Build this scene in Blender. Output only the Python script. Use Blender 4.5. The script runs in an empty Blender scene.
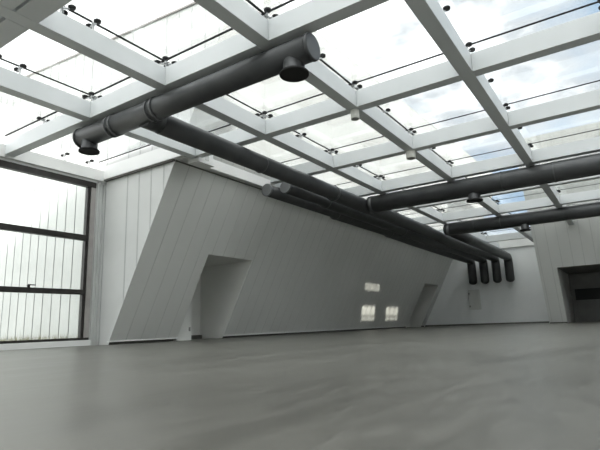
import bpy, bmesh, math, random
from mathutils import Vector, Matrix

random.seed(7)
SC = bpy.context.scene
COL = SC.collection
S = 4.5            # metres per layout unit
H = .070           # camera height in layout units
KL = .538          # lean of the inclined walls (run per rise)


def W(x, y, z):
    """layout units (camera at the origin) to metres (floor at z = 0)"""
    return Vector((x * S, y * S, (z + H) * S))


# ------------------------------------------------------------------ materials
def new_mat(name):
    m = bpy.data.materials.new(name)
    m.use_nodes = True
    nt = m.node_tree
    b = nt.nodes['Principled BSDF']
    return m, nt, b


def nd(nt, kind, **kw):
    n = nt.nodes.new(kind)
    for k, v in kw.items():
        setattr(n, k, v)
    return n


def painted(name, c1, c2, rough=.5, scale=1.5, metallic=0., bump=0., spec=.5, stretch=None):
    m, nt, b = new_mat(name)
    tc = nd(nt, 'ShaderNodeTexCoord')
    no = nd(nt, 'ShaderNodeTexNoise')
    no.inputs['Scale'].default_value = scale
    no.inputs['Detail'].default_value = 5
    src = tc.outputs['Object']
    if stretch:
        mp = nd(nt, 'ShaderNodeMapping')
        mp.inputs['Scale'].default_value = stretch
        nt.links.new(src, mp.inputs['Vector'])
        src = mp.outputs['Vector']
    nt.links.new(src, no.inputs['Vector'])
    r = nd(nt, 'ShaderNodeValToRGB')
    r.color_ramp.elements[0].position = .3
    r.color_ramp.elements[1].position = .7
    r.color_ramp.elements[0].color = (*c1, 1)
    r.color_ramp.elements[1].color = (*c2, 1)
    nt.links.new(no.outputs['Fac'], r.inputs['Fac'])
    nt.links.new(r.outputs['Color'], b.inputs['Base Color'])
    b.inputs['Roughness'].default_value = rough
    b.inputs['Metallic'].default_value = metallic
    b.inputs['Specular IOR Level'].default_value = spec
    if bump:
        bp = nd(nt, 'ShaderNodeBump')
        bp.inputs['Strength'].default_value = bump
        bp.inputs['Distance'].default_value = .01
        nt.links.new(no.outputs['Fac'], bp.inputs['Height'])
        nt.links.new(bp.outputs['Normal'], b.inputs['Normal'])
    return m


M = {}
M['clad'] = painted('white_cladding', (.55, .56, .55), (.62, .63, .62), .55, .6)
M['lean'] = painted('inclined_cladding', (.68, .69, .67), (.74, .75, .73), .5, .5, stretch=(1, 1, .4))
M['groove'] = painted('cladding_seam', (.42, .43, .425), (.47, .48, .475), .7, 3)
M['leanseam'] = painted('inclined_cladding_seam', (.60, .61, .59), (.65, .66, .64), .7, 3)
M['white'] = painted('white_paint', (.74, .75, .74), (.80, .80, .79), .5, .8)
M['beam'] = painted('white_steel_paint', (.60, .625, .63), (.66, .68, .685), .42, .8)
M['plaster'] = painted('grey_white_plaster', (.80, .82, .82), (.87, .88, .88), .6, .5)
M['niche'] = painted('niche_plaster', (.74, .745, .72), (.80, .80, .78), .7, .8)
M['duct'] = painted('grey_duct_paint', (.065, .068, .07), (.095, .098, .10), .4, 2.2, .1)
M['ductcap'] = painted('grey_duct_cap', (.16, .165, .17), (.2, .205, .21), .45, 2.2, .1)
M['ductband'] = painted('grey_duct_band', (.10, .104, .106), (.14, .143, .146), .35, 2.2, .2)
M['ductdark'] = painted('dark_duct_inside', (.018, .018, .018), (.03, .03, .03), .8, 2)
M['frame'] = painted('anodised_frame', (.035, .033, .031), (.06, .056, .053), .4, 4, .3)
M['frameface'] = painted('anodised_frame_light', (.36, .34, .33), (.42, .40, .39), .45, 4, .1)
M['black'] = painted('black_rubber', (.012, .012, .012), (.03, .03, .03), .6, 20)
M['steel'] = painted('brushed_steel', (.42, .43, .43), (.6, .6, .6), .3, 30, .9)
M['shadowgap'] = painted('dark_base', (.15, .147, .135), (.20, .197, .185), .7, 5)
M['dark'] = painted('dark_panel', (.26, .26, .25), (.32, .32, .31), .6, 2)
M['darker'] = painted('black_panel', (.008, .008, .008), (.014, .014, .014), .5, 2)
M['plastic'] = painted('ivory_plastic', (.74, .74, .69), (.8, .8, .75), .5, 6)
M['ground'] = painted('pale_gravel', (.42, .40, .36), (.58, .56, .52), .9, 6, bump=.4)
M['brick'] = painted('neighbour_render', (.42, .41, .39), (.5, .49, .47), .8, 1)
M['hatch'] = painted('hatch_paint', (.66, .67, .65), (.71, .72, .70), .5, 1)


def mat_floor():
    m, nt, b = new_mat('epoxy_floor')
    tc = nd(nt, 'ShaderNodeTexCoord')

    def noise(scale, st, detail=5, rot=0.):
        mp = nd(nt, 'ShaderNodeMapping')
        mp.inputs['Scale'].default_value = st
        mp.inputs['Rotation'].default_value = (0, 0, rot)
        no = nd(nt, 'ShaderNodeTexNoise')
        no.inputs['Scale'].default_value = scale
        no.inputs['Detail'].default_value = detail
        no.inputs['Distortion'].default_value = 1.2
        nt.links.new(tc.outputs['Object'], mp.inputs['Vector'])
        nt.links.new(mp.outputs['Vector'], no.inputs['Vector'])
        return no
    a = noise(.9, (1, .35, 1), 6, .5)      # broad trowel swirls
    c = noise(9, (1, .22, 1), 8, -.6)      # fine scuffs
    mx = nd(nt, 'ShaderNodeMix', data_type='FLOAT')
    mx.inputs[0].default_value = .45
    nt.links.new(a.outputs['Fac'], mx.inputs[2])
    nt.links.new(c.outputs['Fac'], mx.inputs[3])
    r = nd(nt, 'ShaderNodeValToRGB')
    r.color_ramp.elements[0].position = .32
    r.color_ramp.elements[1].position = .68
    r.color_ramp.elements[0].color = (.078, .077, .067, 1)
    r.color_ramp.elements[1].color = (.146, .145, .130, 1)
    nt.links.new(mx.outputs[0], r.inputs['Fac'])
    nt.links.new(r.outputs['Color'], b.inputs['Base Color'])
    rr = nd(nt, 'ShaderNodeMapRange')
    rr.inputs['To Min'].default_value = .22
    rr.inputs['To Max'].default_value = .46
    nt.links.new(mx.outputs[0], rr.inputs['Value'])
    nt.links.new(rr.outputs['Result'], b.inputs['Roughness'])
    b.inputs['Specular IOR Level'].default_value = .5
    bp = nd(nt, 'ShaderNodeBump')
    bp.inputs['Strength'].default_value = .04
    bp.inputs['Distance'].default_value = .02
    nt.links.new(mx.outputs[0], bp.inputs['Height'])
    nt.links.new(bp.outputs['Normal'], b.inputs['Normal'])
    return m


M['floor'] = mat_floor()


def mat_glass(name, tint, gloss):
    m, nt, b = new_mat(name)
    nt.nodes.remove(b)
    out = nt.nodes['Material Output']
    tr = nd(nt, 'ShaderNodeBsdfTransparent')
    tc = nd(nt, 'ShaderNodeTexCoord')
    no = nd(nt, 'ShaderNodeTexNoise')
    no.inputs['Scale'].default_value = .7
    no.inputs['Detail'].default_value = 4
    nt.links.new(tc.outputs['Object'], no.inputs['Vector'])
    r = nd(nt, 'ShaderNodeValToRGB')
    r.color_ramp.elements[0].color = (*[t * .96 for t in tint], 1)
    r.color_ramp.elements[1].color = (*tint, 1)
    nt.links.new(no.outputs['Fac'], r.inputs['Fac'])
    nt.links.new(r.outputs['Color'], tr.inputs['Color'])
    gl = nd(nt, 'ShaderNodeBsdfGlossy')
    gl.inputs['Roughness'].default_value = .03
    lw = nd(nt, 'ShaderNodeLayerWeight')
    lw.inputs['Blend'].default_value = .25
    mp = nd(nt, 'ShaderNodeMath', operation='MULTIPLY')
    mp.inputs[1].default_value = gloss
    nt.links.new(lw.outputs['Fresnel'], mp.inputs[0])
    mx = nd(nt, 'ShaderNodeMixShader')
    nt.links.new(mp.outputs[0], mx.inputs['Fac'])
    nt.links.new(tr.outputs[0], mx.inputs[1])
    nt.links.new(gl.outputs[0], mx.inputs[2])
    nt.links.new(mx.outputs[0], out.inputs['Surface'])
    return m


M['glass'] = mat_glass('roof_glass', (.95, .965, .96), .4)
M['winglass'] = mat_glass('window_glass', (.88, .90, .89), .6)


def mat_grass():
    return painted('dry_weeds', (.13, .13, .06), (.24, .22, .12), .9, 8)


M['grass'] = mat_grass()


# ------------------------------------------------------------------ mesh helper
class MB:
    def __init__(self):
        self.bm = bmesh.new()
        self.mi = 0

    def face(self, pts):
        f = self.bm.faces.new([self.bm.verts.new(p) for p in pts])
        f.material_index = self.mi
        return f

    def box(self, x0, x1, y0, y1, z0, z1):          # layout units
        self.hexa([W(x0, y0, z0), W(x1, y0, z0), W(x1, y1, z0), W(x0, y1, z0),
                   W(x0, y0, z1), W(x1, y0, z1), W(x1, y1, z1), W(x0, y1, z1)])
        return self

    def hexa(self, p):
        v = [self.bm.verts.new(q) for q in p]
        for idx in ((0, 3, 2, 1), (4, 5, 6, 7), (0, 1, 5, 4), (1, 2, 6, 5), (2, 3, 7, 6), (3, 0, 4, 7)):
            f = self.bm.faces.new([v[i] for i in idx])
            f.material_index = self.mi

    def tube(self, pts, rad, seg=28, cap0=True, cap1=True, smooth=True):
        """pts in metres, rad per point in metres"""
        n = len(pts)
        pts = [Vector(p) for p in pts]
        if not isinstance(rad, (list, tuple)):
            rad = [rad] * n
        tang = []
        for i in range(n):
            a = pts[max(i - 1, 0)]
            c = pts[min(i + 1, n - 1)]
            tang.append((c - a).normalized())
        up = Vector((0, 0, 1)) if abs(tang[0].z) < .9 else Vector((0, 1, 0))
        u = tang[0].cross(up).normalized()
        rings = []
        for i in range(n):
            t = tang[i]
            u = (u - t * u.dot(t)).normalized()
            w = t.cross(u)
            rings.append([self.bm.verts.new(pts[i] + (u * math.cos(2 * math.pi * k / seg) + w * math.sin(2 * math.pi * k / seg)) * rad[i])
                          for k in range(seg)])
        for a, c in zip(rings[:-1], rings[1:]):
            for k in range(seg):
                f = self.bm.faces.new([a[k], a[(k + 1) % seg], c[(k + 1) % seg], c[k]])
                f.smooth = smooth
                f.material_index = self.mi
        if cap0:
            f = self.bm.faces.new(rings[0][::-1]); f.material_index = self.mi
        if cap1:
            f = self.bm.faces.new(rings[-1]); f.material_index = self.mi
        return self

    def lathe(self, c, prof, seg=28):
        """profile of (radius, z) in metres about the vertical through c"""
        rings = []
        for r, z in prof:
            rings.append([self.bm.verts.new((c[0] + r * math.cos(2 * math.pi * k / seg), c[1] + r * math.sin(2 * math.pi * k / seg), c[2] + z)) for k in range(seg)])
        for a, b in zip(rings[:-1], rings[1:]):
            for k in range(seg):
                f = self.bm.faces.new([a[k], a[(k + 1) % seg], b[(k + 1) % seg], b[k]])
                f.smooth = True
                f.material_index = self.mi
        for ring in (rings[0], rings[-1]):
            f = self.bm.faces.new(ring); f.material_index = self.mi
        return self

    def build(self, name, mats, parent=None, origin=None, normals=True, bevel=0):
        if not isinstance(mats, (list, tuple)):
            mats = [mats]
        if normals:
            bmesh.ops.recalc_face_normals(self.bm, faces=self.bm.faces[:])
        if parent is not None:
            org = Vector(parent['_org'])
        else:
            if origin is None:
                lo = [min(v.co[i] for v in self.bm.verts) for i in range(3)]
                hi = [max(v.co[i] for v in self.bm.verts) for i in range(3)]
                origin = Vector(((lo[0] + hi[0]) / 2, (lo[1] + hi[1]) / 2, lo[2]))
            org = Vector(origin)
        bmesh.ops.translate(self.bm, vec=-org, verts=self.bm.verts[:])
        me = bpy.data.meshes.new(name)
        self.bm.to_mesh(me)
        self.bm.free()
        for m in mats:
            me.materials.append(m)
        o = bpy.data.objects.new(name, me)
        COL.objects.link(o)
        if parent is not None:
            o.parent = parent
        else:
            o.location = org
        o['_org'] = tuple(org)
        if bevel:
            md = o.modifiers.new('bevel', 'BEVEL')
            md.width = bevel
            md.segments = 2
            md.limit_method = 'ANGLE'
        return o


def tag(o, label=None, cat=None, group=None, kind=None):
    if label: o['label'] = label
    if cat: o['category'] = cat
    if group: o['group'] = group
    if kind: o['kind'] = kind
    return o


def empty(name, loc):
    o = bpy.data.objects.new(name, None)
    o.empty_display_size = .1
    COL.objects.link(o)
    o.location = loc
    o['_org'] = tuple(loc)
    return o


def struct(o):
    o['kind'] = 'structure'
    return o


# ------------------------------------------------------------------ layout numbers
XW = -2.834                  # window wall
YE = 1.92                    # ribbed end wall
XB = -2.71                   # foot of the inclined left wall
YR = 6.7                     # foot of the inclined right wall
XR = -.865                   # its free edge
YBK = 7.5                    # back wall
XS = 1.5                     # side wall, right of the frame
YF = -1.5                    # wall behind the camera
ZB0, ZB1 = 1.0, 1.082        # roof beams, underside and top
ZG = 1.135                   # glass
BW = .055                    # beam width
COLX = {-1: -2.005, 0: -1.485, 1: -.944, 2: -.411, 3: .115, 4: .645, 5: 1.175}       # right faces of the lengthwise beams
ROWY = {0: 1.268, 1: 1.948, 2: 2.668, 3: 3.415, 4: 4.12, 5: 4.905, 6: 5.78, 7: 6.69}  # near faces of the cross beams


def lean_x(z): return XB + KL * (z + H)
KR = .455
def lean_y(z): return YR - KR * (z + H)


# ------------------------------------------------------------------ walls of grooved boards
def board_wall(mb, f, u0, u1, z0, ztop, seams, openings=(), sw=.011, sd=.004):
    """f(u, z, d) -> point in metres, d = depth behind the face. Slot 0 boards, slot 1 seams"""
    cuts = {u0, u1}
    seam_iv = []
    for s in seams:
        if u0 + .01 < s < u1 - .01:
            seam_iv.append((s - sw / 2, s + sw / 2))
            cuts |= {s - sw / 2, s + sw / 2}
    for o in openings:
        cuts |= {o[0], o[1]}
    cuts = sorted(c for c in cuts if u0 <= c <= u1)
    for a, b in zip(cuts[:-1], cuts[1:]):
        if b - a < 1e-6: continue
        m = (a + b) / 2
        zs = z0
        for o in openings:
            if o[0] < m < o[1]: zs = o[2]
        za, zb = ztop(a), ztop(b)
        if any(s[0] < m < s[1] for s in seam_iv):
            mb.mi = 1
            mb.face([f(a, zs, sd), f(b, zs, sd), f(b, zb, sd), f(a, za, sd)])
            mb.face([f(a, zs, 0), f(a, zs, sd), f(a, za, sd), f(a, za, 0)])
            mb.face([f(b, zs, 0), f(b, zs, sd), f(b, zb, sd), f(b, zb, 0)])
        else:
            mb.mi = 0
            mb.face([f(a, zs, 0), f(b, zs, 0), f(b, zb, 0), f(a, za, 0)])
    mb.mi = 0


GAP = .019                                  # shadow gap under the inclined boards
ZTOP = 2.1
# --- left inclined wall (rises through the glass roof)
OP1 = (2.465, 2.94, .512)
OP2 = (6.76, 7.33, .53)
fl = lambda u, z, d: W(lean_x(z) - d, u, z)
mb = MB()
board_wall(mb, fl, YE - .004, YBK + .6, -H + GAP, lambda u: 2.04 + .03 * (u - 2.9), [YE + .115 * k for k in range(1, 55)], (OP1, OP2), .007, .0016)
mb.mi = 2  # smooth face above the roof, outdoor brightness put into a whiter colour
zo = ZG + .012
mb.face([fl(YE - .004, zo, -.0008), fl(YBK + .6, zo, -.0008), fl(YBK + .6, 2.18, -.0008), fl(YE - .004, 2.0, -.0008)])
mb.mi = 0
# folded lip along the foot and end return
for a, b in ((YE - .004, OP1[0]), (OP1[1], OP2[0]), (OP2[1], YBK)):
    z = -H + GAP
    mb.hexa([W(lean_x(z) - .02, a, z - .004), W(lean_x(z) + .006, a, z - .004), W(lean_x(z) + .006, b, z - .004), W(lean_x(z) - .02, b, z - .004),
             W(lean_x(z) - .02, a, z + .004), W(lean_x(z) + .006, a, z + .004), W(lean_x(z) + .006, b, z + .004), W(lean_x(z) - .02, b, z + .004)])
wall_left = struct(mb.build('wall_left', [M['lean'], M['leanseam'], M['white']], normals=False))


def niche_left(op, depth, mat):
    y0, y1, zt = op
    n = MB()
    xb = XB - depth
    e = .001
    n.face([W(lean_x(-H), y0, -H), W(xb, y0, -H), W(xb, y0, zt), W(lean_x(zt), y0, zt)])
    n.face([W(lean_x(-H), y1, -H), W(xb, y1, -H), W(xb, y1, zt), W(lean_x(zt), y1, zt)])
    n.face([W(lean_x(zt), y0, zt), W(lean_x(zt), y1, zt), W(xb, y1, zt), W(xb, y0, zt)])
    n.face([W(xb, y0, -H), W(xb, y1, -H), W(xb, y1, zt), W(xb, y0, zt)])
    o = n.build('niche', mat, wall_left, normals=False)
    return o


niche_left(OP1, .24, M['niche'])
niche_left(OP2, .16, M['niche'])
# vertical panel inside the first opening, with its small switch
n = MB(); n.box(XB - .225, XB - .004, OP1[0] + .001, 2.615, -H, OP1[2] - .002)
n.build('niche_panel', M['lean'], wall_left)
n = MB(); n.box(XB - .004, XB + .003, 2.588, 2.600, -.006, .022)
n.build('switch', M['dark'], wall_left)

# --- ribbed end wall, running out through the window plane and up through the roof
mb = MB()
mb_top = lambda u: 1.955 - .083 * (u + 1.75)
fe = lambda u, z, d: W(u, YE + d, z)
board_wall(mb, fe, -7.2, lean_x(-H), -H, mb_top, [-2.24 - .1135 * k for k in range(-1, 44)])
# triangle up to the leaning edge
za, zb = -H, mb_top(lean_x(1.96))
mb.face([fe(lean_x(za), za, 0), fe(lean_x(zb), zb, 0), fe(lean_x(za), mb_top(lean_x(za)), 0)])
wall_end = struct(mb.build('wall_end', [M['clad'], M['groove']], normals=False))
# seams of the triangle
n = MB()
for k in range(-5, 4):
    x = -2.24 - .1135 * k
    if x > lean_x(-H):
        z0 = (x - XB) / KL - H
        if z0 < mb_top(x):
            n.box(x - .004, x + .004, YE - .0015, YE, z0 + .01, mb_top(x))
n.build('seam', M['groove'], wall_end)

# --- tower behind the two faces (roof and outer side so that it is a solid body outside)
mb = MB()
mb.face([W(-7.2, YE, mb_top(-7.2)), W(-1.72, YE, mb_top(-1.72)), W(-1.65, YBK + .6, 2.17), W(-7.2, YBK + .6, 2.4)])
mb.face([W(-7.2, YE, -H), W(-7.2, YBK + .6, -H), W(-7.2, YBK + .6, 2.4), W(-7.2, YE, mb_top(-7.2))])
struct(mb.build('trim_1', M['clad'], normals=False))

# --- back wall
mb = MB()
mb.box(-3.2, XR + .02, YBK, YBK + .06, -H, .998)
struct(mb.build('wall_back', M['plaster']))

# --- right inclined wall
OPR = (-.672, .55, .566)
fr = lambda u, z, d: W(u, lean_y(z) + d, z)
mb = MB()
board_wall(mb, fr, XR, XS + .6, -H + .012, lambda u: 1.98, [XR + .03 + .1135 * k for k in range(0, 22)], (OPR,), .008, .003)
# free edge, facing left
mb.face([W(XR, lean_y(-H), -H), W(XR, lean_y(1.98), 1.98), W(XR, YBK + .3, 1.98), W(XR, YBK + .3, -H)])
mb.face([W(XR, lean_y(1.98), 1.98), W(XS + .6, lean_y(1.98), 1.98), W(XS + .6, YBK + .3, 1.98), W(XR, YBK + .3, 1.98)])
wall_right = struct(mb.build('wall_right', [M['lean'], M['leanseam']], normals=False))
n = MB()
yb = 7.6
x0, x1, zt = OPR
n.face([W(x0, lean_y(-H), -H), W(x0, yb, -H), W(x0, yb, zt), W(x0, lean_y(zt), zt)])
n.face([W(x1, lean_y(-H), -H), W(x1, yb, -H), W(x1, yb, zt), W(x1, lean_y(zt), zt)])
n.face([W(x0, lean_y(zt), zt), W(x1, lean_y(zt), zt), W(x1, yb, zt), W(x0, yb, zt)])
n.face([W(x0, yb, -H), W(x1, yb, -H), W(x1, yb, zt), W(x0, yb, zt)])
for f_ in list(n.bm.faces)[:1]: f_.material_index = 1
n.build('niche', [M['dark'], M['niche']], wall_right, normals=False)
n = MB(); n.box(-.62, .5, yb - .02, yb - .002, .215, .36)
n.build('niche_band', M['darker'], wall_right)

# --- side wall right of the frame, with small openings added to shape the light patches
LAMP = Vector((2.3, 4.4, .97))
patches = [((4.88, 5.26), (.382, .449)), ((5.06, 5.40), (.045, .218)), ((5.71, 6.10), (.042, .212))]
SH = .77                                     # the openings lean like the light on the wall


def hit(y, z):
    p = Vector((lean_x(z), y * 1.02, z))
    return LAMP.lerp(p, (LAMP.x - XS) / (LAMP.x - p.x))


holes = []
for (ya, yb2), (za, zb) in patches:
    zm = (za + zb) / 2
    a, b = hit(ya, zm), hit(yb2, zm)
    z0, z1 = hit(ya, za).z, hit(ya, zb).z
    k = SH * ((z0 + z1) / 2 - .8)
    holes.append((a.y + k, b.y + k, z0, z1))


def shear_box(mb, x0, x1, a, b, z0, z1):
    p = [(a, z0), (b, z0), (a, z1), (b, z1)]
    p = [(y - SH * (z - .8), z) for y, z in p]
    mb.hexa([W(x0, *p[0]), W(x1, *p[0]), W(x1, *p[1]), W(x0, *p[1]), W(x0, *p[2]), W(x1, *p[2]), W(x1, *p[3]), W(x0, *p[3])])


ys = sorted({YF - .7, YR + .5} | {h[0] for h in holes} | {h[1] for h in holes})
mb = MB()
for a, b in zip(ys[:-1], ys[1:]):
    m = (a + b) / 2
    cut = sorted([(h[2], h[3]) for h in holes if h[0] < m < h[1]])
    z = -H
    for c0, c1 in cut + [(1.12, 1.12)]:
        if c0 - z > 1e-4:
            shear_box(mb, XS, XS + .012, a, b, z, c0)
        z = c1
wall_side = struct(mb.build('wall_side', M['plaster']))
n = MB()
for i, (a, b, z0, z1) in enumerate(holes):
    w = b - a
    for k in (1, 2):
        shear_box(n, XS + .003, XS + .007, a + w * k / 3 - .0006, a + w * k / 3 + .0006, z0, z1)
    zz = z0 + (z1 - z0) * (.28 if i else .5)
    shear_box(n, XS + .003, XS + .007, a, b, zz - .0012, zz + .0012)
n.build('patch_bar', M['frame'], wall_side)  # bars added to draw the grid into the light patches
# --- wall behind the camera
mb = MB()
mb.box(XW, XS, YF - .05, YF, .96, 1.12)
mb.box(XW, XS, YF - .05, YF, -H, -.03)
mb.box(XW, XW + .12, YF - .05, YF, -.03, .96)
mb.box(XS - .12, XS, YF - .05, YF, -.03, .96)
struct(mb.build('wall_front', M['plaster']))
w2 = struct(empty('fill_window', W(-.67, YF, -.03)))  # unseen window added behind the camera to brighten the walls
mb = MB()
for k in range(5):
    x = XW + .14 + k * (XS - XW - .28) / 4
    mb.box(x - .02, x + .02, YF - .035, YF - .01, -.03, .96)
mb.build('window_frame', M['frame'], w2)
for z in (-.015, .26, .6, .945):
    mb = MB(); mb.box(XW + .12, XS - .12, YF - .033, YF - .012, z - .014, z + .014); mb.build('mullion', M['frame'], w2)
mb = MB(); mb.box(XW + .12, XS - .12, YF - .025, YF - .021, -.03, .96); mb.build('window_pane', M['winglass'], w2)

# --- floor and ground
mb = MB(); mb.box(-3.2, XS, YF, YBK + .1, -H - .02, -H)
o = struct(mb.build('floor', M['floor']))
mb = MB()
mb.face([W(-14, -8, -.032), W(XW - .045, -8, -.032), W(XW - .045, YE + .0, -.032), W(-14, YE, -.032)])
mb.face([W(-40, -30, -.1), W(40, -30, -.1), W(40, 50, -.1), W(-40, 50, -.1)])
struct(mb.build('ground', M['ground'], normals=False))

# --- skirtings
mb = MB()
for a, b in ((YE, OP1[0]), (OP1[1], OP2[0]), (OP2[1], YBK)):
    mb.box(XB - .03, XB - .010, a + .012, b - .012, -H, -H + GAP + .01)
struct(mb.build('baseboard_left', M['shadowgap']))
mb = MB(); mb.box(XB + .01, XR, YBK - .012, YBK, -H, -H + .02)
struct(mb.build('baseboard_back', M['shadowgap']))
mb = MB(); mb.box(XR + .005, OPR[0], YR + .002, YR + .02, -H, -H + .014)
struct(mb.build('baseboard_right', M['shadowgap']))
mb = MB(); mb.box(XB - .22, XB - .239, 2.617, OP1[1], -H, -H + .03)
struct(mb.build('baseboard_niche', M['shadowgap']))

# --- white corner post and sill, trims over the window
mb = MB()
mb.box(XW - .02, XW + .004, 1.858, YE, -H, .985)
mb.box(XW + .004, XW + .012, 1.868, 1.878, -H, .985)
mb.box(XW + .004, XW + .012, 1.893, 1.903, -H, .985)
struct(mb.build('trim_2', M['clad']))
mb = MB()
mb.box(XW - .05, XW + .03, YF, YE, .988, 1.06)
mb.box(XW - .04, XW + .008, YF, YE, .972, .988)
struct(mb.build('trim_3', M['white']))
mb = MB(); mb.box(XW - .05, XW + .022, YF, 1.866, -H, -.036)
struct(mb.build('trim_4', M['white']))
# edge beam above the inclined wall
mb = MB()
mb.box(-2.135, -2.098, 1.98, 2.80, 1.0, 1.128)
mb.box(-2.125, -2.062, YE + .005, 1.98, 1.0, 1.09)
struct(mb.build('trim_5', M['white']))

mb = MB()
mb.box(XW + .03, -2.062, 1.893, YE - .002, 1.0, 1.09)
struct(mb.build('trim_6', M['white']))
mb = MB()
mb.box(XW + .012, lean_x(.99) - .004, 1.9, YE - .002, .99, .9995)
struct(mb.build('trim_7', M['shadowgap']))

mb = MB()
z = .994
mb.hexa([W(lean_x(z - .006) + .001, YE, z - .006), W(lean_x(z - .006) + .006, YE, z - .006), W(lean_x(z - .006) + .006, 2.80, z - .006), W(lean_x(z - .006) + .001, 2.80, z - .006),
         W(lean_x(z) + .001, YE, z), W(lean_x(z) + .006, YE, z), W(lean_x(z) + .006, 2.80, z), W(lean_x(z) + .001, 2.80, z)])
struct(mb.build('trim_8', M['shadowgap']))

mb = MB(); mb.box(-2.12, XR - .004, YBK - .03, YBK + .06, 1.0, 1.128)
struct(mb.build('trim_9', M['white']))

mb = MB()
for a, b in ((-7.2, -1.70),):
    mb.hexa([W(a, YE - .012, mb_top(a)), W(b, YE - .012, mb_top(b)), W(b, YE + .03, mb_top(b)), W(a, YE + .03, mb_top(a)),
             W(a, YE - .012, mb_top(a) + .012), W(b, YE - .012, mb_top(b) + .012), W(b, YE + .03, mb_top(b) + .012), W(a, YE + .03, mb_top(a) + .012)])
struct(mb.build('trim_10', M['frameface']))

# ------------------------------------------------------------------ window
win = struct(empty('window_1', W(XW, .2, -.036)))
y0, y1 = YF, 1.858
mb = MB()
mb.box(XW - .02, XW + .012, y0, y1, .935, .972)          # head
mb.box(XW - .02, XW + .012, y0, y1, -.038, -.022)        # foot
mb.box(XW - .02, XW + .004, 1.806, 1.826, -.03, .94)     # dark jamb
for y in (.55, -.5):
    mb.box(XW - .02, XW + .012, y - .02, y + .02, -.03, .94)
mb.build('window_frame', M['frame'], win)
mb = MB(); mb.box(XW - .02, XW + .012, 1.826, 1.858, -.022, .935)
mb.build('window_jamb', M['frameface'], win)
for zc, hh in ((.598, .017), (.255, .015)):
    mb = MB(); mb.box(XW - .02, XW + .016, y0, 1.812, zc - hh, zc + hh)
    mb.build('mullion', M['frame'], win, bevel=.01)
mb = MB()
mb.box(XW - .006, XW - .002, y0, 1.81, -.03, .94)
mb.build('window_pane', M['winglass'], win)
mb = MB()
P0 = W(XW + .02, 1.463, .266)
mb.box(XW + .012, XW + .022, 1.457, 1.470, .268, .284)
mb.box(XW + .018, XW + .024, 1.458, 1.50, .281, .286)
mb.build('window_handle', M['black'], win)

# ------------------------------------------------------------------ roof beams
LONG = {-1: 'first', 0: 'second', 1: 'third', 2: 'fourth', 3: 'fifth', 4: 'sixth', 5: 'seventh'}
CROSS = {0: 'cross beam over capped duct', 1: 'cross beam behind capped duct', 2: 'cross beam before thick duct', 3: 'cross beam over thick duct',
         4: 'cross beam behind thick duct', 5: 'cross beam over farthest duct', 6: 'cross beam behind farthest duct', 7: 'last cross beam before back wall'}


def row_left(y):
    return XW + .03 if y < YE else lean_x(1.082) + .006


def row_right(y):
    return XS


def colend(x):
    return YBK - .032 if x < XR else lean_y(1.082) - .003


for j, xr in COLX.items():
    mb = MB()
    ye = colend(xr)
    if j == -1:
        mb.box(xr - BW, xr, YF, 1.975, ZB0, ZB1)
        mb.box(xr - BW, xr, 2.805, ye, ZB0, ZB1)
    else:
        mb.box(xr - BW, xr, YF, ye, ZB0, ZB1)
    o = mb.build('lengthwise_roof_beam', M['beam'], bevel=.006)
    side = {-1: 'nearest the window', 0: 'crossing the capped duct left of middle', 1: 'with detectors under it',
            2: 'steepest one, upper right', 3: 'just beyond the right edge of view', 4: 'well right of the view', 5: 'closest to the right side wall'}[j]
    tag(o, f'white long roof beam, {LONG[j]} from left, {side}', 'roof beam', 'lengthwise roof beams', 'thing')


def cross_beam(y0, y1, label, xl=None, z0=ZB0, z1=ZB1):
    xl = row_left(y0) if xl is None else xl
    mb = MB()
    xs = [xl]
    for j in sorted(COLX):
        if COLX[j] - BW > xl and colend(COLX[j]) > y1 - .001:
            xs += [COLX[j] - BW - .0005, COLX[j] + .0005]
    if y0 < 6.1: xs.append(XS)
    else: xs.append(XR - .005)
    for a, b in zip(xs[0::2], xs[1::2]):
        if b - a > .01: mb.box(a, b, y0, y1, z0, z1)
    o = mb.build('cross_roof_beam', M['beam'], bevel=.006)
    tag(o, label, 'roof beam', 'cross roof beams', 'thing')


CBL = {0: 'white cross roof beam right above the capped grey duct', 1: 'white cross roof beam meeting the top of the ribbed end wall',
       2: 'white cross roof beam, first one in front of the thick duct', 3: 'white cross roof beam directly above the thick cross duct',
       4: 'white cross roof beam just behind the thick cross duct', 5: 'white cross roof beam above the farthest cross duct',
       6: 'white cross roof beam just behind the farthest cross duct', 7: 'white cross roof beam closest to the back wall'}
for i, y in ROWY.items():
    xl = -2.0 if i == 2 else None
    if i == 1: xl = -2.0
    cross_beam(y, y + BW, CBL[i], xl)
cross_beam(.665, .738, 'wide white cross roof beam in the upper left corner, beyond the dark slot')
cross_beam(.46, .655, 'broad white cross roof beam in the upper left corner, nearer than the dark slot')
cross_beam(-.20, -.145, 'white cross roof beam overhead behind the camera position')
cross_beam(-.88, -.825, 'white cross roof beam near the wall behind the camera')

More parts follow.
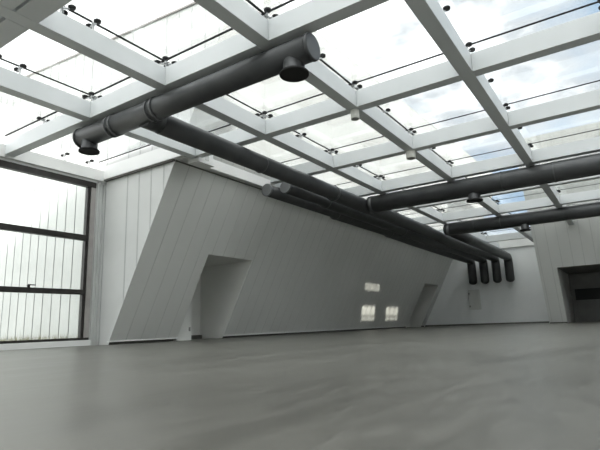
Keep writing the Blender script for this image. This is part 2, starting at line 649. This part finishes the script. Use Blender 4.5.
# ------------------------------------------------------------------ roof glass
BAYS = [('nearest row, before the capped duct', .738, ROWY[0] + BW / 2)]
names = ['row just behind the capped duct', 'third row, midway between capped and thick duct', 'row just before the thick duct', 'row just behind the thick duct',
         'row before the farthest cross duct', 'row just behind the farthest cross duct', 'last row but one before the back wall', 'last row at the back wall']
for i in range(8):
    y0 = ROWY[i] + BW / 2
    y1 = ROWY[i + 1] + BW / 2 if i < 7 else YBK + .02
    BAYS.append((names[i], y0, y1))
COLC = [None] + [COLX[j] - BW / 2 for j in range(-1, 6)] + [XS]
ORD = ['leftmost pane', 'second pane from left', 'third pane from left', 'fourth pane from left', 'fifth pane from left', 'sixth pane from left', 'seventh pane from left', 'eighth pane from left']
JW = .0095
for bi, (bn, y0, y1) in enumerate(BAYS):
    n_in_row = 0
    for c in range(0, 6):
        if c == 0:
            xa = XW - .03 if y1 < 2.0 else lean_x(ZG + .01) + .004
        else:
            xa = COLC[c]
        xb = COLC[c + 1]
        if xb <= xa + .02: continue
        yy1 = y1
        if xb > XR:
            if y0 > 5.9: continue
            yy1 = min(y1, lean_y(ZG + .006) - .004) if xa > XR - .3 and y1 > 6 else y1
        g = .001
        if c == 0 and y0 < 1.9 < y1:
            yy1 = 1.9
        mb = MB()
        mb.box(xa + g, xb - g, y0 + g, yy1 - g, ZG, ZG + .005)
        o = mb.build('skylight_panel', M['glass'])
        tag(o, f'roof glass, {ORD[n_in_row]} in the {bn}', 'glass pane', 'glass panes of the roof', 'thing')
        n_in_row += 1
        mb = MB()                                   # dark sealant along two edges of the pane
        mb.box(xa + g, xb - g, yy1 - JW - g, yy1 - g, ZG - .003, ZG - .0002)
        mb.box(xb - g - JW, xb - g, y0 + g, yy1 - JW - g, ZG - .003, ZG - .0002)
        mb.build('sealant_joint', M['black'], o)

# ------------------------------------------------------------------ glass fittings
u = S


def make_spider(arms, name, label, cat):
    root = empty(name, (0, 0, 0))
    b = MB(); b.lathe((0, 0, 0), [(.028, 0), (.028, .05), (.018, .06), (.018, (ZG - ZB1) * u - .05), (.03, (ZG - ZB1) * u - .045), (.03, (ZG - ZB1) * u - .02)], 12)
    b.build('post', M['steel'], root)
    zt = (ZG - ZB1) * u
    for ax, ay in arms:
        e = Vector((ax, ay, zt - .045))
        b = MB(); b.tube([Vector((0, 0, zt - .06)), Vector((ax * .5, ay * .5, zt - .075)), e], [.024, .02, .018], 8)
        b.build('arm', M['steel'], root)
        b = MB(); b.lathe((ax, ay, 0), [(.02, zt - .075), (.055, zt - .07), (.062, zt - .035), (.035, zt - .014)], 14)
        b.build('button', M['black'], root)
    return root


def copy_tree(o, parent=None):
    c = o.copy()
    COL.objects.link(c)
    if parent is not None:
        c.parent = parent
    for ch in list(o.children):
        copy_tree(ch, c)
    return c


A = .112
sp4 = make_spider([(A, A), (A, -A), (-A, A), (-A, -A)], 'glass_spider_fitting', '', 'glass fitting')
first = True
for i, y in ROWY.items():
    for j, x in COLX.items():
        if j > 4 or (j == 4 and i > 4): continue
        yc = y + BW / 2
        if x > XR and yc > lean_y(ZG) - .1: continue
        if j == -1 and yc > 1.9: continue
        o = sp4 if first else copy_tree(sp4)
        first = False
        o.location = W(x - BW / 2, yc, ZB1)
        tag(o, f'glass fitting over {LONG[j]} long beam and {CROSS[i]}', 'glass fitting', 'four-armed fittings under the roof glass')
sp2 = make_spider([(A, 0), (-A, 0)], 'glass_edge_clamp', '', 'glass clamp')
first = True
mids = [(.95, 'nearest bay before the capped duct', (-1, 0, 1, 2)), (1.655, 'bay just behind the capped duct', (-1, 0, 1, 2, 3)),
        (2.335, 'third bay, before the thick duct bay', (0, 1, 2)), (3.07, 'bay just before the thick duct', (0, 1, 2)),
        (3.80, 'bay just behind the thick duct', (0, 1, 2)), (4.54, 'bay before the farthest cross duct', (0, 1, 2)), (5.37, 'bay behind the farthest cross duct', (0, 1))]
for y, nm, js in mids:
    for j in js:
        o = sp2 if first else copy_tree(sp2)
        first = False
        o.location = W(COLX[j] - BW / 2, y, ZB1)
        tag(o, f'glass clamp on {LONG[j]} long beam, {nm}', 'glass clamp', 'two-button clamps under the roof glass')
for j in (-1, 0, 1):
    o = copy_tree(sp4)
    o.location = W(COLX[j] - BW / 2, .825, ZB1)
    tag(o, f'glass fitting on {LONG[j]} long beam beside the wide upper left beam', 'glass fitting', 'four-armed fittings under the roof glass')
for x, y, lb in ((-2.465, ROWY[0] + BW / 2, 'glass clamp on cross beam between window wall and first long beam'),
                 ):
    o = copy_tree(sp2); o.location = W(x, y, ZB1); o.rotation_euler = (0, 0, math.pi / 2)
    tag(o, lb, 'glass clamp', 'two-button clamps under the roof glass')
for y, lb in ((1.327, 'glass clamp over the window head at the nearest cross beam'), (1.63, 'glass clamp over the window head, left of the corner one'),
              (1.80, 'glass clamp over the window head in the ribbed wall corner')):
    o = copy_tree(sp2); o.location = W(XW + .012, y, ZB1 - .02)
    tag(o, lb, 'glass clamp', 'two-button clamps under the roof glass')

# ------------------------------------------------------------------ ducts
def arc(c, a, b, ang, n=8):
    """points from c+a turning towards c+b (a, b perpendicular, equal length)"""
    return [c + a * math.cos(ang * k / n) + b * math.sin(ang * k / n) for k in range(n + 1)]


def collar(root, p, d, r, w=.05, name='collar'):
    """ring with end flanges round the duct at p (metres) along d"""
    b = MB()
    d = Vector(d).normalized()
    b.tube([p - d * w / 2, p - d * (w / 2 - .002), p + d * (w / 2 - .002), p + d * w / 2], [r, r + .02, r + .02, r], 28)
    return b.build(name, M['ductband'], root)


def nozzle(root, x, y, ztop, zbot, r, rf):
    c = W(x, y, zbot)
    hgt = (ztop - zbot) * S
    b = MB(); b.lathe(c, [(r * S, hgt), (r * S, .05), (r * S * 1.04, .03)], 28)
    nz = b.build('air_nozzle', M['duct'], root)
    nz['_org'] = root['_org']
    b = MB(); b.lathe(c, [(r * S * 1.0, .05), (rf * S * .93, .035), (rf * S, .018), (rf * S, -.012), (rf * S * .93, -.012), (rf * S * .9, .004)], 28)
    b.build('flange', M['ductdark'], nz)


def duct(name, label, base, cat='ventilation duct', group='grey ventilation ducts'):
    r = empty(name, base)
    tag(r, label, cat, group)
    return r


# 1: the near cross duct with capped end and two nozzles
Y1, Z1, R1 = 1.318, .944, .0475
d = duct('ventilation_duct', 'grey cross duct with flat capped end and two drop nozzles, nearest the camera', W(-1.48, Y1, Z1))
b = MB(); b.tube([W(-2.135, Y1, Z1), W(-.80, Y1, Z1)], R1 * S, 36); b.build('duct_pipe', M['duct'], d)
b = MB(); b.tube([W(-.80, Y1, Z1), W(-.792, Y1, Z1), W(-.788, Y1, Z1)], [R1 * S + .012, R1 * S + .012, R1 * S * .95], 36); b.build('end_cap', M['duct'], d)
b = MB(); b.tube([W(-2.146, Y1, Z1), W(-2.142, Y1, Z1), W(-2.132, Y1, Z1)], [R1 * S * .95, R1 * S + .014, R1 * S + .014], 36); b.build('end_cap', M['duct'], d)
for x in (-1.885, -1.60):
    collar(d, W(x - .016, Y1, Z1), (1, 0, 0), R1 * S, .04)
    collar(d, W(x + .016, Y1, Z1), (1, 0, 0), R1 * S, .04)
nozzle(d, -.872, Y1, Z1, .866, .039, .052)
nozzle(d, -2.075, Y1, Z1, .862, .037, .048)

b = MB(); b.tube([W(-1.675, Y1, .936), W(-1.675, Y1 + .085, .936)], .053 * S, 36); b.build('branch_collar', M['duct'], d)

# 2: lengthwise duct from the near duct back to the thick one
X2, Z2, R2 = -1.675, .931, .0505
RE = .0575
YDROP = 7.41


def tail(x, zax, y0, zb=.506):
    """straight run at height zax from y0, elbow down and a short drop with a rounded end: points and radii (metres)"""
    pts, rad = [W(x, y0, zax)], [RE * S]
    R = .085
    for k in range(9):
        t = math.pi / 2 * k / 8
        pts.append(W(x, YDROP - R + math.sin(t) * R, zax - R + math.cos(t) * R)); rad.append(RE * S)
    pts.append(W(x, YDROP, zb + RE * .8)); rad.append(RE * S)
    for k in range(1, 6):
        t = math.pi / 2 * k / 6
        pts.append(W(x, YDROP, zb + RE * .8 * (1 - math.sin(t)))); rad.append(RE * S * math.cos(t))
    return pts, rad


ZT = .865                      # height of the bank of ducts at the back wall
XD = [-1.892, -1.722, -1.552, -1.378]
d = duct('ventilation_duct', 'third from left of four parallel grey ducts, the one reaching the near capped duct', W(X2, 3.4, Z2))
tp, tr = tail(XD[2], ZT, 6.6)
pre = [(X2, Y1 + .087, Z2, R2), (X2, 2.95, Z2, R2), (X2, 3.02, Z2 - .004, .055), (X2, 3.9, Z2 - .004, .056), (X2, 4.95, .925, RE), (X2 + .02, 5.2, .908, RE), (X2 + .035, 5.5, .89, RE)]
b = MB(); b.tube([W(*p[:3]) for p in pre] + tp, [p[3] * S for p in pre] + tr, 36); b.build('duct_pipe', M['duct'], d)
collar(d, W(X2, 2.985, Z2 - .002), (0, 1, 0), .055 * S - .012, .10)
for y in (2.15, 4.0, 4.93):
    collar(d, W(X2, y, Z2 - .003), (0, 1, 0), (R2 if y < 3 else .0567) * S - .012, .03)

# 3: thick cross duct
Y3, Z3, R3 = 3.463, .920, .066
d = duct('ventilation_duct', 'thickest grey cross duct with a domed nozzle, running out of view at right', W(-.4, Y3, Z3))
b = MB(); b.tube([W(X2 + .059, Y3, Z3), W(XS - .005, Y3, Z3)], R3 * S, 36); b.build('duct_pipe', M['duct'], d)
collar(d, W(X2 + .085, Y3, Z3), (1, 0, 0), R3 * S - .008, .10)
for x in (-.62, -.30, .4):
    collar(d, W(x, Y3, Z3), (1, 0, 0), R3 * S - .007, .035)
nozzle(d, -.815, Y3, Z3, .818, .042, .056)

# 4: farthest cross duct turning into the right-hand one of the four lengthwise ducts and down the back wall
X4, Y4, Z4, R4 = -1.455, 4.985, .9225, .0622
d = duct('ventilation_duct', 'farthest grey cross duct with a small nozzle, in front of the back right wall', W(-.3, Y4, Z4))
b = MB(); b.tube([W(X4 + .01, Y4, Z4), W(XS - .005, Y4, Z4)], R4 * S, 36); b.build('duct_pipe', M['duct'], d)
b = MB(); b.tube([W(X4 - .055, Y4, Z4), W(X4 - .045, Y4, Z4), W(X4 - .02, Y4, Z4), W(X4 + .012, Y4, Z4)], [R4 * S * .55, R4 * S * .85, R4 * S, R4 * S], 36); b.build('rounded_end', M['duct'], d)
for x in (-1.2, -.95, .1):
    collar(d, W(x, Y4, Z4), (1, 0, 0), R4 * S - .007, .03)
nozzle(d, -.742, Y4, Z4, .814, .036, .050)

d = duct('ventilation_duct', 'rightmost of four parallel grey ducts bending down at the back wall', W(X4, 6.2, ZT))
tp, tr = tail(XD[3], ZT, 6.6)
pre = [(X4, Y4 + R4 + .004, .915, RE), (X4 + .02, 5.6, .90, RE)]
b = MB(); b.tube([W(*p[:3]) for p in pre] + tp, [p[3] * S for p in pre] + tr, 30); b.build('duct_pipe', M['duct'], d)
for y in (6.75, 7.1): collar(d, W(XD[3], y, ZT), (0, 1, 0), RE * S - .014, .03)

# two long capped ducts along the inclined wall
for k, (x, yc, y0, nm) in enumerate(((-1.985, 3.5, 2.612, 'leftmost of four parallel grey ducts, capped end close to the inclined wall'),
                                     (-1.842, 3.1, 2.634, 'second from left of four parallel grey ducts, capped end right beside the leftmost one'))):
    zz = .93
    d = duct('ventilation_duct', nm, W(x, 4.8, zz))
    r0, r1 = .0425, .051
    xe = XD[k]
    tp, tr = tail(xe, ZT, 6.6)
    pre = [(x, y0, zz, r0), (x, yc, zz, r0), (x, yc + .04, zz - .004, r1), (x, 4.6, .925, r1), (x, 4.66, .922, .056), (x + (xe - x) * .3, 5.4, .90, RE)]
    b = MB(); b.tube([W(*p[:3]) for p in pre] + tp, [p[3] * S for p in pre] + tr, 30); b.build('duct_pipe', M['duct'], d)
    b = MB(); b.tube([W(x, y0 - .012, zz), W(x, y0 - .008, zz), W(x, y0 + .002, zz)], [r0 * S * .94, r0 * S + .01, r0 * S + .01], 30); b.build('end_cap', M['ductcap'], d)
    collar(d, W(x, yc + .05, zz - .004), (0, 1, 0), r1 * S - .008, .06)
    collar(d, W(x, 4.66, .922), (0, 1, 0), .056 * S - .008, .06)

# ------------------------------------------------------------------ small things
for (k, x, y, lb) in ((1., -.97, ROWY[1] + BW / 2 + .002, 'ivory cylindrical detector under the beam crossing behind the capped duct'),
                   (1.35, -.972, ROWY[2] + BW / 2 + .002, 'ivory cylindrical detector under the beam crossing before the thick duct')):
    r = empty('ceiling_detector', W(x, y, ZB0)); tag(r, lb, 'detector', 'detectors under the roof beams')
    b = MB(); b.lathe(W(x, y, ZB0), [(.03, 0), (.088 * k, -.005), (.092 * k, -.02), (.092 * k, -.19), (.088 * k, -.2)], 24); bd = b.build('housing', M['plastic'], r)
    b = MB(); b.lathe(W(x, y, ZB0), [(.086 * k, -.2), (.08 * k, -.212), (.05 * k, -.215)], 24); b.build('lens', M['dark'], r)

# hatch in the back wall
r = empty('wall_hatch', W(-1.92, YBK, .15)); tag(r, 'small square flush hatch in the back wall below the bent ducts', 'hatch')
b = MB(); b.box(-2.005, -1.835, YBK - .008, YBK - .001, .15, .44); b.build('hatch_door', M['hatch'], r, bevel=.01)
for z in (.20, .385):
    b = MB(); b.box(-2.0, -1.982, YBK - .018, YBK - .008, z - .012, z + .012); b.build('hinge', M['dark'], r)

# white bracket on top of the inclined wall's near corner
r = empty('pipe_bracket', W(-2.03, 2.0, .985)); tag(r, 'white boxed bracket on the near top corner of the inclined wall', 'bracket')
for y in (1.99, 2.075):
    b = MB(); b.box(-2.055, -2.015, y, y + .035, .998, 1.10); b.build('upright', M['white'], r, bevel=.01)
b = MB(); b.box(-2.096, -2.012, 1.982, 2.118, .978, .998); b.build('base_plate', M['white'], r)
b = MB(); b.box(-2.056, -2.05, 2.026, 2.074, .998, 1.10); b.build('web', M['white'], r)

# weeds at the foot of the wall outside
b = MB()
for k in range(1500):
    x = random.uniform(-6.2, XW - .1)
    t = random.random() ** 2
    y = YE - .02 - .35 * t
    hgt = random.uniform(.012, .05) * (1.9 if random.random() < .08 else 1)
    w = random.uniform(.0016, .004)
    dx, dy = random.uniform(-.012, .012), random.uniform(-.012, .012)
    p = W(x, y, -.032)
    b.face([p, p + Vector((w * S, 0, 0)), W(x + dx, y + dy, -.032 + hgt)])
o = b.build('weeds', M['grass'], normals=False)
tag(o, 'dry weeds growing outside along the foot of the ribbed wall', 'weeds', kind='stuff')

# unseen block, shaped to keep low sun off the hall (right of the view)
mb = MB(); mb.box(2.5, 3.4, -6, -.6, -.1, 2.93); mb.box(2.5, 3.4, -.6, 11.5, -.1, 2.75)
struct(mb.build('shading_neighbour', M['brick']))

# ------------------------------------------------------------------ light
wd = bpy.data.worlds.new('sky')
SC.world = wd
wd.use_nodes = True
nt = wd.node_tree
bg = nt.nodes['Background']
tc = nd(nt, 'ShaderNodeTexCoord')
mp = nd(nt, 'ShaderNodeMapping')
mp.inputs['Scale'].default_value = (1.6, 1.6, 3.2)
mp.inputs['Location'].default_value = (.35, .2, .1)
nt.links.new(tc.outputs['Generated'], mp.inputs['Vector'])
no = nd(nt, 'ShaderNodeTexNoise')
no.inputs['Scale'].default_value = 1.7
no.inputs['Detail'].default_value = 7
no.inputs['Roughness'].default_value = .55
nt.links.new(mp.outputs['Vector'], no.inputs['Vector'])
# more open blue towards +y (far right of the picture), overcast elsewhere
dt = nd(nt, 'ShaderNodeVectorMath', operation='DOT_PRODUCT')
v = Vector((.05, .87, .45)).normalized()
dt.inputs[1].default_value = v
nt.links.new(tc.outputs['Generated'], dt.inputs[0])
mr = nd(nt, 'ShaderNodeMapRange')
mr.inputs['From Min'].default_value = .86
mr.inputs['From Max'].default_value = 1.0
mr.inputs['To Min'].default_value = .0
mr.inputs['To Max'].default_value = .30
nt.links.new(dt.outputs['Value'], mr.inputs['Value'])
ad = nd(nt, 'ShaderNodeMath', operation='ADD')
nt.links.new(no.outputs['Fac'], ad.inputs[0])
nt.links.new(mr.outputs['Result'], ad.inputs[1])
rp = nd(nt, 'ShaderNodeValToRGB')
e = rp.color_ramp.elements
e[0].position = .50; e[0].color = (1.0, 1.0, 1.0, 1)
em = rp.color_ramp.elements.new(.64); em.color = (.36, .375, .395, 1)
e[-1].position = .86; e[-1].color = (.17, .255, .36, 1)
nt.links.new(ad.outputs[0], rp.inputs['Fac'])
nt.links.new(rp.outputs['Color'], bg.inputs['Color'])
bg.inputs['Strength'].default_value = 2.45

sd = bpy.data.lights.new('sun', 'SUN')
sd.energy = 3.4
sd.angle = .01
sd.color = (1, .97, .92)
so = bpy.data.objects.new('sun', sd)
COL.objects.link(so)
so.rotation_euler = Vector((-1, .6, -.346)).to_track_quat('-Z', 'Y').to_euler()
so.location = W(3, -3, 4)

ld = bpy.data.lights.new('reflected_sun', 'SPOT')  # spot placed behind the added openings to throw the wall patches
ld.energy = 15000
ld.color = (1, .97, .86)
ld.shadow_soft_size = .02
ld.spot_size = math.radians(40)
ld.spot_blend = .2
lo = bpy.data.objects.new('reflected_sun', ld)
COL.objects.link(lo)
lo.location = W(*LAMP)
lo.rotation_euler = (W(-2.5, 5.45, .2) - W(*LAMP)).to_track_quat('-Z', 'Y').to_euler()

# ------------------------------------------------------------------ camera
yaw, pit, rol = -.5836, .2035, -.0356
f = Vector((math.sin(yaw) * math.cos(pit), math.cos(yaw) * math.cos(pit), math.sin(pit)))
rt = Vector((math.cos(yaw), -math.sin(yaw), 0))
up = rt.cross(f)
r2 = rt * math.cos(rol) + up * math.sin(rol)
u2 = -rt * math.sin(rol) + up * math.cos(rol)
cd = bpy.data.cameras.new('camera')
cd.sensor_width = 36
cd.sensor_fit = 'HORIZONTAL'
cd.lens = 490.9 / 600 * 36
cd.clip_end = 1000
co = bpy.data.objects.new('camera', cd)
COL.objects.link(co)
mt = Matrix(((r2.x, u2.x, -f.x), (r2.y, u2.y, -f.y), (r2.z, u2.z, -f.z))).to_4x4()
mt.translation = W(0, 0, 0)
co.matrix_world = mt
SC.camera = co

SC.view_settings.view_transform = 'Standard'
SC.view_settings.look = 'Medium High Contrast'
SC.view_settings.exposure = .34
SC.cycles.max_bounces = 10
SC.cycles.diffuse_bounces = 6
SC.cycles.transparent_max_bounces = 24
SC.cycles.use_denoising = True

for o in list(SC.objects):
    if '_org' in o: del o['_org']
